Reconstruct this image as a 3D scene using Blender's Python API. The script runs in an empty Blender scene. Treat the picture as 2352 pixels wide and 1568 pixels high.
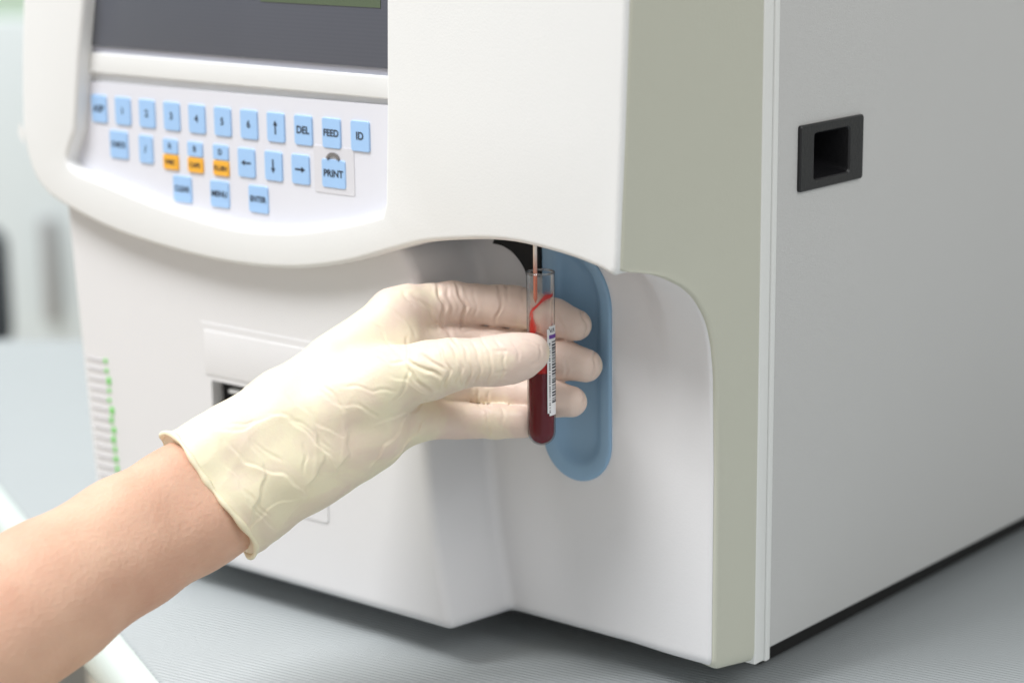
import bpy, bmesh, math, random
import numpy as np
from mathutils import Vector, Matrix, noise
random.seed(4); rng=np.random.default_rng(3)
sc=bpy.context.scene; COL=bpy.context.collection
sc.view_settings.view_transform='Standard'; sc.view_settings.look='None'; sc.view_settings.exposure=0

# ---------------------------------------------------------------- camera axes
R=Vector((0.76766,0.64077,-0.01086)); U=Vector((-0.13511,0.17839,0.97464)); B=Vector((0.62646,-0.74672,0.22351))
CAM=Vector((0.50733,-0.78051,0.36703))
def frame(origin):
    m=Matrix.Identity(4)
    for i,a in enumerate((R,U,B)):
        for j in range(3): m[j][i]=a[j]
    for j in range(3): m[j][3]=origin[j]
    return m
cd=bpy.data.cameras.new("camera"); cam=bpy.data.objects.new("camera",cd); COL.objects.link(cam)
cam.matrix_world=frame(CAM); sc.camera=cam
cd.sensor_width=36; cd.lens=77.14; cd.clip_start=.02; cd.clip_end=60
cd.dof.use_dof=True; cd.dof.focus_distance=.945; cd.dof.aperture_fstop=5.0

# ---------------------------------------------------------------- materials
def mat(name,col,rough=.45,var=.03,vscale=30,bump=0,bscale=200,spec=.5,sss=0,coat=0,metal=0,col2=None):
    m=bpy.data.materials.new(name); m.use_nodes=True; nt=m.node_tree; N=nt.nodes; L=nt.links
    b=N["Principled BSDF"]; b.inputs["Roughness"].default_value=rough
    b.inputs["Specular IOR Level"].default_value=spec; b.inputs["Metallic"].default_value=metal
    b.inputs["Coat Weight"].default_value=coat
    tc=N.new("ShaderNodeTexCoord"); nz=N.new("ShaderNodeTexNoise"); nz.inputs["Scale"].default_value=vscale; nz.inputs["Detail"].default_value=4
    L.new(tc.outputs["Object"],nz.inputs["Vector"])
    mx=N.new("ShaderNodeMix"); mx.data_type='RGBA'
    c2=col2 if col2 else tuple(max(0,c*(1-2*var)) for c in col)
    mx.inputs[6].default_value=(*col,1); mx.inputs[7].default_value=(*c2,1)
    L.new(nz.outputs["Fac"],mx.inputs[0]); L.new(mx.outputs[2],b.inputs["Base Color"])
    if bump:
        n2=N.new("ShaderNodeTexNoise"); n2.inputs["Scale"].default_value=bscale; n2.inputs["Detail"].default_value=3
        L.new(tc.outputs["Object"],n2.inputs["Vector"])
        bp=N.new("ShaderNodeBump"); bp.inputs["Strength"].default_value=bump; bp.inputs["Distance"].default_value=.0006
        L.new(n2.outputs["Fac"],bp.inputs["Height"]); L.new(bp.outputs["Normal"],b.inputs["Normal"])
    return m
M_white=mat("white_plastic",(.82,.83,.83),.36,.01,12,.12,900)
M_front=mat("lower_white_plastic",(.79,.787,.80),.38,.012,12,.12,900)
M_green=mat("grey_green_plastic",(.56,.565,.475),.42,.012,14,.15,900)
M_trim=mat("trim_plastic",(.80,.81,.79),.35,.01)
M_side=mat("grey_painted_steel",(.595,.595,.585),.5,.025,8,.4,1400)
M_black=mat("black_plastic",(.012,.012,.014),.4,.1,200,.2,600)
M_cavity_shade=mat("cavity_shade",(.008,.008,.01),.7,.1)  # near-black colour that stands for the shade inside openings
M_blue=mat("blue_insert_plastic",(.28,.455,.64),.38,.02,30,.1,900)
M_pad=mat("keypad_membrane",(.76,.77,.84),.35,.012,20)
M_key=mat("key_blue",(.38,.60,.92),.45,.02,300)
M_orange=mat("key_orange",(.95,.48,.05),.45,.03,300)
M_ink=mat("black_ink",(.03,.035,.05),.6,.05)
M_lcdframe=mat("screen_frame_grey",(.42,.43,.50),.4,.01)
M_paper=mat("printer_paper",(.82,.82,.82),.7,.02)
M_grey=mat("slot_grey",(.20,.19,.19),.5,.05,40)
M_roller=mat("roller_rubber",(.03,.028,.025),.7,.05,40,spec=.2)
M_glint=mat("green_reflection",(.16,.75,.10),.4,.1,100)  # green put in as colour for the reflection at the vent ends
M_slat=mat("slat_grey",(.62,.61,.63),.5,.02)
M_patch=mat("clear_film",(.72,.72,.77),.2,.02)
M_rubber=mat("foot_rubber",(.02,.02,.02),.8,.1)

def screen_mat():
    m=bpy.data.materials.new("lcd_screen"); m.use_nodes=True; nt=m.node_tree; N=nt.nodes; L=nt.links; b=N["Principled BSDF"]
    b.inputs["Roughness"].default_value=.25
    tc=N.new("ShaderNodeTexCoord"); sp=N.new("ShaderNodeSeparateXYZ"); L.new(tc.outputs["Object"],sp.inputs[0])
    w=N.new("ShaderNodeMath"); w.operation='MULTIPLY'; w.inputs[1].default_value=3400; L.new(sp.outputs[2],w.inputs[0])
    s=N.new("ShaderNodeMath"); s.operation='SINE'; L.new(w.outputs[0],s.inputs[0])
    mr=N.new("ShaderNodeMapRange"); mr.inputs[1].default_value=-1; mr.inputs[2].default_value=1; L.new(s.outputs[0],mr.inputs[0])
    nz=N.new("ShaderNodeTexNoise"); nz.inputs["Scale"].default_value=9; L.new(tc.outputs["Object"],nz.inputs["Vector"])
    ad=N.new("ShaderNodeMath"); ad.operation='MULTIPLY_ADD'; ad.inputs[1].default_value=.16; L.new(mr.outputs[0],ad.inputs[0]); L.new(nz.outputs["Fac"],ad.inputs[2])
    mx=N.new("ShaderNodeMix"); mx.data_type='RGBA'; mx.inputs[6].default_value=(.090,.098,.125,1); mx.inputs[7].default_value=(.125,.135,.168,1)
    L.new(ad.outputs[0],mx.inputs[0]); L.new(mx.outputs[2],b.inputs["Base Color"]); return m
M_lcd=screen_mat()
M_lcdgreen=mat("lcd_green_bar",(.11,.145,.09),.3,.05)

# ---------------------------------------------------------------- helpers
def link(o,parent=None):
    COL.objects.link(o)
    if parent: o.parent=parent
    return o
def mobj(name,bm_or_me,mats,parent=None,smooth=35):
    if isinstance(bm_or_me,bmesh.types.BMesh):
        me=bpy.data.meshes.new(name); bm_or_me.normal_update(); bm_or_me.to_mesh(me); bm_or_me.free()
    else: me=bm_or_me; me.name=name
    if not isinstance(mats,(list,tuple)): mats=[mats]
    if len(me.materials): me.materials.clear()
    for m in mats: me.materials.append(m)
    if smooth:
        me.shade_smooth(); me.set_sharp_from_angle(angle=math.radians(smooth))
    o=bpy.data.objects.new(name,me); return link(o,parent)
def add_box(bm,x0,x1,y0,y1,z0,z1,bev=0,seg=3,mi=0):
    r=bmesh.ops.create_cube(bm,size=1); vs=r["verts"]
    for v in vs: v.co=Vector(((x0+x1)/2+v.co.x*(x1-x0),(y0+y1)/2+v.co.y*(y1-y0),(z0+z1)/2+v.co.z*(z1-z0)))
    fs=set(f for v in vs for f in v.link_faces)
    for f in fs: f.material_index=mi
    if bev:
        es=list(set(e for v in vs for e in v.link_edges))
        bmesh.ops.bevel(bm,geom=es,offset=bev,segments=seg,profile=.5,affect='EDGES',material=mi)
def box(name,x0,x1,y0,y1,z0,z1,m,parent,bev=.001,seg=3):
    bm=bmesh.new(); add_box(bm,x0,x1,y0,y1,z0,z1,bev,seg); return mobj(name,bm,m,parent)
def grid_mesh(bm,P,mi=0,closed=False,flip=False):
    n,m_=len(P),len(P[0])
    vs=[[bm.verts.new(P[i][j]) for j in range(m_)] for i in range(n)]
    for i in range(n-1):
        for j in range(m_ if closed else m_-1):
            q=(vs[i][j],vs[i][(j+1)%m_],vs[i+1][(j+1)%m_],vs[i+1][j])
            if flip: q=q[::-1]
            f=bm.faces.new(q); f.material_index=mi
    return vs
def catmull(pts,n=8,closed=False):
    p=[np.array(q,float) for q in pts]; out=[]; N=len(p)
    for i in range(N if closed else N-1):
        if closed: a,b,c,d=p[i-1],p[i],p[(i+1)%N],p[(i+2)%N]
        else: a,b,c,d=p[max(i-1,0)],p[i],p[i+1],p[min(i+2,N-1)]
        for k in range(n):
            t=k/n
            out.append(.5*((2*b)+(-a+c)*t+(2*a-5*b+4*c-d)*t*t+(-a+3*b-3*c+d)*t**3))
    if not closed: out.append(p[-1])
    return [tuple(q) for q in out]
def offset_loop(lp,d):
    n=len(lp); out=[]
    for i in range(n):
        a=Vector(lp[i-1]); b=Vector(lp[i]); c=Vector(lp[(i+1)%n])
        e1=(b-a).normalized(); e2=(c-b).normalized(); n1=Vector((-e1.y,e1.x)); n2=Vector((-e2.y,e2.x))
        m=(n1+n2); m=m/max(m.length,1e-6); k=d/max(.5,m.dot(n1)); out.append((b.x+m.x*k,b.y+m.y*k))
    return out
def area2(lp): return sum(lp[i-1][0]*lp[i][1]-lp[i][0]*lp[i-1][1] for i in range(len(lp)))
def slab(name,outer,inner,yfront,yback,bev,m,parent,seg=5):
    if area2(outer)<0: outer=outer[::-1]
    if area2(inner)>0: inner=inner[::-1]
    bm=bmesh.new(); caps=[]
    for lp in (outer,inner):
        rings=[[(x,yback,z) for x,z in lp],[(x,yfront+bev,z) for x,z in lp]]
        for k in range(1,seg+1):
            a=math.pi/2*k/seg; l2=offset_loop(lp,bev*(1-math.cos(a))); rings.append([(x,yfront+bev*(1-math.sin(a)),z) for x,z in l2])
        vs=grid_mesh(bm,rings,0,closed=True); caps.append((vs[-1],vs[0]))
    for idx in (0,1):
        es=[]
        for c in caps:
            v=c[idx]
            for i in range(len(v)): es.append(bm.edges.get((v[i],v[(i+1)%len(v)])))
        bmesh.ops.triangle_fill(bm,edges=es,use_beauty=True,use_dissolve=False)
    bmesh.ops.recalc_face_normals(bm,faces=bm.faces)
    return mobj(name,bm,m,parent,35)
def text_into(bm,txt,cx,y,cz,size,maxw,mi,depth=.00012):
    cu=bpy.data.curves.new("t","FONT"); cu.body=txt; cu.size=size; cu.align_x='CENTER'; cu.align_y='CENTER'; cu.extrude=depth/2; cu.offset=size*.02
    t=bpy.data.objects.new("tmp",cu); COL.objects.link(t); dg=bpy.context.evaluated_depsgraph_get()
    me=bpy.data.meshes.new_from_object(t.evaluated_get(dg)); bpy.data.objects.remove(t)
    xs=[v.co.x for v in me.vertices]
    if not xs: return
    s=min(1,maxw/(max(xs)-min(xs)))
    me.transform(Matrix.Translation((cx,y,cz))@Matrix.Rotation(math.pi/2,4,'X')@Matrix.Diagonal((s,max(s,.8),1,1)))
    k=len(bm.faces); bm.from_mesh(me); bm.faces.ensure_lookup_table()
    for f in bm.faces[k:]: f.material_index=mi
def rrect(cx,cz,w,h,r,n=5):
    out=[]
    for sx,sz,a0 in ((1,1,0),(-1,1,90),(-1,-1,180),(1,-1,270)):
        for k in range(n+1):
            a=math.radians(a0+90*k/n); out.append((cx+sx*(w/2-r)+r*math.cos(a),cz+sz*(h/2-r)+r*math.sin(a)))
    return out
def prism(bm,loop,y0,y1,mi=0,inset=0):
    n=len(loop); cx=sum(p[0] for p in loop)/n; cz=sum(p[1] for p in loop)/n
    b=[bm.verts.new((x,y1,z)) for x,z in loop]
    e=[bm.verts.new((x,y0+inset,z)) for x,z in loop]
    def sh(x,z):
        d=math.hypot(x-cx,z-cz); k=(d-inset)/d if d>0 else 1; return (cx+(x-cx)*k,y0,cz+(z-cz)*k)
    f=[bm.verts.new(sh(x,z)) for x,z in loop] if inset else e
    for i in range(n):
        j=(i+1)%n
        q=bm.faces.new((b[i],b[j],e[j],e[i])); q.material_index=mi
        if inset: q=bm.faces.new((e[i],e[j],f[j],f[i])); q.material_index=mi
    q=bm.faces.new(f); q.material_index=mi

# ================================================================= ANALYZER
AN=bpy.data.objects.new("blood_analyzer",None); link(AN)
AN["label"]="white and grey-green blood analyzer with keypad, screen and blue sample recess"; AN["category"]="medical device"

# casing with grip pocket
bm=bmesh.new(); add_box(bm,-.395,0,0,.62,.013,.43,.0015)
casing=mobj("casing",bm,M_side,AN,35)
bm=bmesh.new(); add_box(bm,-.03,.01,.021,.064,.2185,.2435)
cut=mobj("cut",bm,M_side,None,0)
md=casing.modifiers.new("b","BOOLEAN"); md.object=cut; md.operation='DIFFERENCE'; md.solver='EXACT'
dg=bpy.context.evaluated_depsgraph_get(); me=bpy.data.meshes.new_from_object(casing.evaluated_get(dg)); casing.modifiers.clear(); casing.data=me
bpy.data.objects.remove(cut); me.shade_smooth(); me.set_sharp_from_angle(angle=math.radians(35))
box("underside_shade_block",-.380,-.017,.020,.600,-.0045,.0132,M_rubber,AN,.001)  # black block added under the casing so the gap reads as deep shadow
def yzloop(y0,y1,z0,z1,r,n=4,x=0):
    return [(x,p[0],p[1]) for p in rrect((y0+y1)/2,(z0+z1)/2,y1-y0,z1-z0,r,n)]
bm=bmesh.new()
rings=[yzloop(.0165,.0683,.2167,.2454,.0012,x=0.0),yzloop(.0165,.0683,.2167,.2454,.0012,x=.0012),yzloop(.0170,.0678,.2172,.2449,.001,x=.0017),
       yzloop(.0270,.0572,.2204,.2416,.002,x=.0016),yzloop(.0276,.0566,.2210,.2410,.002,x=.0008)]
grid_mesh(bm,rings,0,closed=True)
grip=mobj("grip",bm,M_black,AN,25)
bm=bmesh.new()
rings=[yzloop(.0276,.0566,.2210,.2410,.002,x=.0008),yzloop(.0290,.0552,.2225,.2404,.003,x=-.008),yzloop(.031,.0545,.226,.2395,.003,x=-.024)]
vs=grid_mesh(bm,rings,0,closed=True); bm.faces.new(vs[-1])
mobj("grip_pocket",bm,M_black,grip,25)

# trim strip
bm=bmesh.new(); add_box(bm,-.39,.0006,-.0115,-.0040,.009,.43,.0009); add_box(bm,-.39,.0011,-.00395,-.0002,.0085,.43,.0007)
mobj("trim_strip",bm,M_trim,AN,35)

# hood lower edge heights
arch=[(-.0238,.1943),(-.033,.1962),(-.0498,.1995),(-.0732,.2019),(-.090,.2017),(-.1072,.1998),(-.1301,.1960),(-.1538,.1889),(-.1755,.1821),(-.2036,.1762),(-.2325,.1733),(-.2685,.1730),(-.3091,.1760),(-.3448,.1810),(-.3764,.1890),(-.3915,.1954),(-.4010,.2060),(-.4066,.2234)]
ax=[a[0] for a in arch][::-1]; az=[a[1] for a in arch][::-1]
def zh(x): return float(np.interp(x,ax,az))
pz=[.005,.012,.10,.145,.158,.168,.177,.183,.188,.1915,.1932,.194]
py=[-.032,-.032,-.032,-.033,-.0345,-.037,-.042,-.047,-.055,-.064,-.073,-.0792]
zz=np.linspace(0,.23,1200); yy=np.interp(zz,pz,py); ker=np.ones(41)/41; yy2=np.where(zz<.188,np.convolve(np.pad(yy,20,'edge'),ker,'valid'),yy)
yy2=np.convolve(np.pad(yy2,6,'edge'),np.ones(13)/13,'valid')
def yf(z): return float(np.interp(z,zz,yy2))
def kz(z): return float(np.interp(z,[.0,.194,.304,.43],[.345,.338,.262,.20]))

# grey-green corner panel
rows=list(np.linspace(.0100,.016,8))+list(np.linspace(.02,.14,24))+list(np.linspace(.142,.190,49))+list(np.linspace(.191,.197,13))+list(np.linspace(.205,.43,20))
P=[]
for z in rows:
    k=kz(z); y0=yf(z); rb=.006; q=z-.0100
    ins=rb-math.sqrt(max(0,rb*rb-(rb-q)**2)) if q<rb else 0
    y0+=ins*.9
    row=[]; r=.0022
    xs=lambda y: -(-y-.0115)*k-ins*.6
    row.append((xs(y0)-.014,y0+.0026,z)); row.append((xs(y0)-r*1.2,y0+.0002,z))
    for a in (15,35,55,75):
        a=math.radians(a); yy_=y0+r*(1-math.cos(a)); row.append((xs(y0+r)-r*(1-math.sin(a)),yy_,z))
    for t in np.linspace(0,1,9): 
        y=y0+r+(-.0112-(y0+r))*t; row.append((xs(y),y,z))
    P.append(row)
bm=bmesh.new(); grid_mesh(bm,P)
b0=[bm.verts.new(Vector(p)) for p in P[0]]; b1=bm.verts.new((-.02,-.0112,P[0][0][2])); 
bm.faces.new([b1]+b0)
mobj("corner_panel",bm,M_green,AN,50)

# hood
outer=[(-.0130,.43),(-.0184,.3043),(-.0205,.2524),(-.0230,.202)]
outer+=catmull([(-.0232,.1955),(-.0256,.1925),(-.033,.1948)]+[(x,z-.0014) for x,z in arch[2:]]+[(-.4066,.2234),(-.4040,.258),(-.400,.29)],4)
outer+=[(-.395,.43)]
inner=[(-.1489,.415),(-.1489,.30),(-.1503,.2541),(-.1524,.2100)]
inner+=catmull([(-.1545,.2048),(-.1749,.1991),(-.2028,.1932),(-.2200,.1908),(-.2434,.1894),(-.2674,.1904),(-.3077,.1952),(-.3398,.2012),(-.3640,.2055),(-.3718,.2105),(-.3690,.2180),(-.3640,.2268)],3)
inner+=[(-.3575,.2662),(-.352,.292),(-.345,.415)]
hood=slab("hood",outer,inner,-.081,-.037,.0026,M_white,AN)
box("display_surround",-.392,-.1462,-.0705,-.038,.2030,.425,M_white,AN,.001)
bm=bmesh.new(); add_box(bm,-.3660,-.1450,-.0740,-.0700,.2552,.2654,.0009,4); add_box(bm,-.3655,-.3595,-.0740,-.0700,.2600,.424,.0009,4)
mobj("display_bezel",bm,M_white,AN,35)
bm=bmesh.new(); add_box(bm,-.3598,-.1452,-.0722,-.0700,.2650,.424,.0004,2)
frm=mobj("screen_frame",bm,M_lcdframe,AN,35)
scr=box("screen",-.3571,-.1452,-.0732,-.0715,.2686,.420,M_lcd,AN,.0003,2)
box("screen_status_bar",-.2345,-.1590,-.0735,-.0731,.2950,.2985,M_lcdgreen,scr,0)

# keypad membrane (runs under the curved lip)
tx=[-.3745,-.3735,-.3665,-.3655,-.146]; tz=[.2105,.214,.249,.2505,.2525]
bx=[-.3745,-.3715,-.3493,-.3168,-.2760,-.2398,-.2107,-.1825,-.146]; bz=[.2065,.2030,.1975,.1915,.1882,.1880,.1912,.1965,.2020]
cols=sorted(set(list(np.linspace(-.3745,-.146,70))+[-.3735,-.3665,-.3655]))
bm=bmesh.new(); TT=[np.interp(x,tx,tz) for x in cols]; BB=[np.interp(x,bx,bz) for x in cols]
grid_mesh(bm,[[(x,-.0702,b) for x,b in zip(cols,BB)],[(x,-.0730,b) for x,b in zip(cols,BB)],[(x,-.0730,t) for x,t in zip(cols,TT)],[(x,-.0702,t) for x,t in zip(cols,TT)]])
bmesh.ops.recalc_face_normals(bm,faces=bm.faces)
kp=mobj("keypad",bm,M_pad,AN,30)
def key(x,z,txt,w=.0115,h=.0138,orange=None,arrow=None):
    bm=bmesh.new()
    if orange is None:
        prism(bm,rrect(x,z,w,h,.0012),-.0738,-.0728,0,.0003); zt=z
    else:
        prism(bm,rrect(x,z+.0035,w*.9,.0072,.001),-.0738,-.0728,0,.0003)
        prism(bm,rrect(x,z-.0042,w*.92,.0072,.001),-.0739,-.0728,1,.0003)
        text_into(bm,orange,x,-.0740,z-.0042,.0032,w*.78,2); zt=z+.0036
    if arrow is not None:
        dx,dz=arrow; L=.0032
        def r(a,b): return (x+dx*a-dz*b,zt+dz*a+dx*b)
        prism(bm,[r(-L,-.0004),r(L*.5,-.0004),r(L*.5,.0004),r(-L,.0004)],-.07398,-.0737,2)
        prism(bm,[r(L*.3,-.0013),r(L,0),r(L*.3,.0013)],-.07398,-.0737,2)
    elif txt: text_into(bm,txt,x,-.0739,zt,.0048 if orange is None else .0038,w*.82,2)
    mobj("key",bm,[M_key,M_orange,M_ink],kp,30)
r1=["ASP","1","2","3","4","5","6",(0,1),"DEL","FEED","ID"]
for i,t in enumerate(r1):
    x=-.3533+i*.0180
    if isinstance(t,tuple): key(x,.2375,None,arrow=t)
    else: key(x,.2375,t)
key(-.3395,.2205,"CHECK",.0135); key(-.3193,.2198,"/",.0100)
for x,a,b in ((-.3013,"R","WBC"),(-.2836,"B","CAPS"),(-.2656,"D","FLUSH")): key(x,.2192,a,orange=b,w=.0118)
for x,a in ((-.2479,(-1,0)),(-.2297,(0,-1)),(-.2119,(1,0))): key(x,.2192,None,arrow=a)
bm=bmesh.new(); prism(bm,rrect(-.1905,.2205,.0255,.0215,.001),-.0733,-.0728,0,.0001); mobj("film_patch",bm,M_patch,kp,30)
key(-.1905,.2190,"PRINT",.0150,.0130)
bm=bmesh.new()
arc=[(-.1905+.0042*math.cos(a),.2252+.0036*math.sin(a)) for a in np.linspace(.15,math.pi-.15,14)]+[(-.1905+.0030*math.cos(a),.2252+.0020*math.sin(a)) for a in np.linspace(math.pi-.1,.1,14)]
prism(bm,arc,-.0742,-.0728,0); mobj("worn_tab",bm,M_grey,kp,30)
for x,t in ((-.2938,"CLEAR"),(-.2673,"MENU"),(-.2407,"ENTER")): key(x,.2025,t,.0130,.0128)

# lower front panel : printer block + side step + sample recess
def xb(z): return float(np.interp(z,[.0,.013,.05,.1,.15,.17,.178,.184,.190,.2,.22],[-.1275,-.1285,-.136,-.142,-.1435,-.1440,-.1462,-.150,-.156,-.172,-.20]))
def xl(z): return -.392+(.182-z)*.077
PC=-.0834; PR=.0194; PZ0,PZ1=.1030,.1640; PH=.0325
def inside_insert(x,z,i):
    r=PR-i
    if z<PZ0: return math.hypot(x-PC,z-PZ0)<r
    if z<=PZ1: return abs(x-PC)<r
    q=(z-PZ1)/(PH-i)
    if q>=1: return False
    return PC-r<x<PC-r+2*r*math.sqrt(1-q*q)
OP=(-.2834,-.2088,.0540,.1080)
def sst(x,a,b):
    t=min(1,max(0,(x-a)/(b-a))); return t*t*(3-2*t)
zrows=list(np.linspace(.0110,.018,9))+list(np.arange(.019,.2105,.001))
P=[]
for z in zrows:
    b=xb(z); l=xl(z); q=z-.0110; rb=.006
    ins=rb-math.sqrt(max(0,rb*rb-(rb-q)**2)) if q<rb else 0
    row=[(l+ins,-.008,z),(l+ins,-.050,z)]
    for a in np.linspace(0,90,7):
        a=math.radians(a); row.append((l+.007-(.007-ins)*math.cos(a),-.062-(.007-ins)*math.sin(a),z))
    x0=l+.008; x1=b-.0060
    for x in np.linspace(x0,x1,236):
        y=-.069+ins
        d=max(OP[0]-x,x-OP[1],OP[2]-z,z-OP[3])
        if d<0: y+=.024
        row.append((x,y,z))
    rc=.0050
    for a in np.linspace(10,90,9):
        a=math.radians(a); row.append((b-rc+(rc-ins*.8)*math.sin(a),-.069+rc-(rc-ins)*math.cos(a),z))
    def rec(x,y):
        wt=sst(x,-.064,-.030); m=1+1.6*(1-wt); dz=(zh(x) if x<-.0238 else .1943)-z
        y+=-.0018*sst(x,-.060,-.026)
        return y+ins+(yf(.1937-dz*m)+.032 if dz>0 else -.0455)*wt
    for t in np.linspace(.1,1,6): row.append((b-ins*.8+.004*t,-.0635+(.0635-.037)*t,z))
    rf=.005
    for a in np.linspace(10,90,8):
        a=math.radians(a); x=b+.004+rf*(1-math.cos(a)); y=-.036+rf*math.sin(a)
        row.append((x-ins*.8,rec(x,y) if math.sin(a)>.5 else y,z))
    x0=b+.004+rf+.001
    yend=yf(z) if z<.1937 else -.0775
    xe=-(-(yend-.0006)-.0115)*kz(z)-.0022-ins*.6
    for x in np.linspace(x0,xe,122):
        y=rec(x,-.031)
        if inside_insert(x,z,.0012): y+=.016
        row.append((x,y,z))
    row.append((xe+.0009,row[-1][1]+.0006,z)); row.append((xe+.0010,row[-1][1]+.004,z))
    P.append(row)
bm=bmesh.new(); grid_mesh(bm,P)
f0=[bm.verts.new(Vector(p)) for p in P[0]]; f1=bm.verts.new((-.0055,-.002,.0110)); f2=bm.verts.new((P[0][0][0],-.002,.0110))
bm.faces.new(f0+[f1,f2])
bmesh.ops.recalc_face_normals(bm,faces=bm.faces)
fp=mobj("front_panel",bm,M_front,AN,40)

# blue insert
def stadloop(i,y,n=26):
    out=[]; r=PR-i
    for k in range(n+1):
        a=math.pi/2*k/n; out.append((PC-r+2*r*math.cos(a),y,PZ1+(PH-i)*math.sin(a)))
    for k in range(n+1):
        a=math.pi+math.pi*k/n; out.append((PC+r*math.cos(a),y,PZ0+i*.1+r*math.sin(a)))
    return out
bm=bmesh.new()
prof=[(0,-.0296),(.0001,-.0318),(.0005,-.0323),(.0012,-.0324),(.0052,-.0318),(.0066,-.0311),(.0080,-.0298),(.0098,-.0282),(.0120,-.0271),(.0150,-.0265),(.0182,-.0263)]
vs=grid_mesh(bm,[stadloop(i,y) for i,y in prof],0,closed=True,flip=True); bm.faces.new(vs[-1])
bmesh.ops.recalc_face_normals(bm,faces=bm.faces)
mobj("sample_bay_insert",bm,M_blue,AN,50)
bm=bmesh.new(); lp=catmull([(-.1300,.1876),(-.1245,.1872),(-.1190,.1852),(-.1148,.1820),(-.1118,.1785),(-.1104,.1755)],5)+[(-.1030,.1755),(-.1030,.1960),(-.1265,.1960)]
prism(bm,lp,-.0338,-.0315,0); bmesh.ops.recalc_face_normals(bm,faces=bm.faces); mobj("needle_opening_dark",bm,M_cavity_shade,AN,0)  # no hole cut: black plate paints the opening's darkness on the surface

# printer door
bm=bmesh.new()
def rect(x0,x1,z0,z1,r): return rrect((x0+x1)/2,(z0+z1)/2,x1-x0,z1-z0,r,4)
def ring(bm,o,i,y0,y1,mi=0):
    O0=[(x,y1,z) for x,z in o]; O1=[(x,y0,z) for x,z in o]; I1=[(x,y0,z) for x,z in i]; I0=[(x,y1+.004,z) for x,z in i]
    grid_mesh(bm,[O0,O1,I1,I0],mi,closed=True)
ring(bm,rect(-.2905,-.2050,.0490,.1365,.0015),rect(-.2832,-.2090,.0542,.1078,.001),-.0695,-.0685)
bmesh.ops.recalc_face_normals(bm,faces=bm.faces)
pd=mobj("printer_door",bm,M_front,AN,30)
bm=bmesh.new(); add_box(bm,-.2870,-.2080,-.0700,-.0690,.1105,.1330,.0003); mobj("printer_cover",bm,M_front,pd,35)
box("paper_slot_dark",-.2845,-.2075,-.0620,-.0470,.0530,.1090,M_cavity_shade,pd,0)  # black block fills the slot, its inner shade put into the colour
bm=bmesh.new(); add_box(bm,-.2740,-.2150,-.0672,-.0622,.1022,.1040,.0006); mobj("printer_paper",bm,M_paper,pd,35)
bm=bmesh.new(); add_box(bm,-.2820,-.2120,-.0650,-.0622,.0640,.0960,.001); mobj("printer_roller",bm,M_roller,pd,35)

# vent
bm=bmesh.new()
for i in range(13):
    z=.1055-i*.0052; xx=xl(z)
    add_box(bm,xx+.0070,xx+.0200,-.0696,-.0685,z-.0005,z+.0005,.0002,2)
mobj("vent",bm,M_slat,AN,35)
for i in range(12):
    z=.1058-i*.0052; xx=xl(z)+.0225
    h=random.uniform(.0009,.0023); dx=random.uniform(-.0006,.0006); bm=bmesh.new(); add_box(bm,xx-.001+dx,xx+random.uniform(.0006,.0018)+dx,-.0697,-.0685,z-h,z+h*.8,.0004,2); mobj("green_glint",bm,M_glint,AN,35)  # painted chips imitate a green reflection at the slat ends, no lamps
# feet
for x,y in ((-.36,.03),(-.04,.03),(-.36,.55),(-.04,.55)):
    bm=bmesh.new(); bmesh.ops.create_cone(bm,cap_ends=True,segments=32,radius1=.012,radius2=.014,depth=.0185,matrix=Matrix.Translation((x,y,.00375))); mobj("foot",bm,M_rubber,AN,35)

# sampling needle
TX,TY=-.0766,-.065
TZ0,TZ1=.1090,.1858
def lathe(bm,prof,cx,cy,n=40,mi=0):
    return grid_mesh(bm,[[(cx+r*math.cos(2*math.pi*k/n),cy+r*math.sin(2*math.pi*k/n),z) for k in range(n)] for r,z in prof],mi,closed=True)
NX,NY=-.0785,-.0662
bm=bmesh.new()
lathe(bm,[(.0013,.235),(.0013,.206),(.0009,.2055),(.0009,.174),(.0001,.172)],NX,NY,20)
bmesh.ops.recalc_face_normals(bm,faces=bm.faces)
def needle_mat():
    m=mat("needle_bloody_steel",(.75,.72,.70),.25,.05,100); nt=m.node_tree; N=nt.nodes;L=nt.links;b=N["Principled BSDF"]
    tc=N.new("ShaderNodeTexCoord"); sp=N.new("ShaderNodeSeparateXYZ"); L.new(tc.outputs["Object"],sp.inputs[0])
    mr=N.new("ShaderNodeMapRange"); mr.inputs[1].default_value=.194; mr.inputs[2].default_value=.184; L.new(sp.outputs[2],mr.inputs[0])
    mx=N.new("ShaderNodeMix"); mx.data_type='RGBA'; mx.inputs[6].default_value=(.84,.76,.70,1); mx.inputs[7].default_value=(.68,.22,.14,1)
    L.new(mr.outputs[0],mx.inputs[0]); L.new(mx.outputs[2],b.inputs["Base Color"]); b.inputs["Metallic"].default_value=.2; return m
mobj("sampling_needle",bm,needle_mat(),AN,40)

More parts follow.
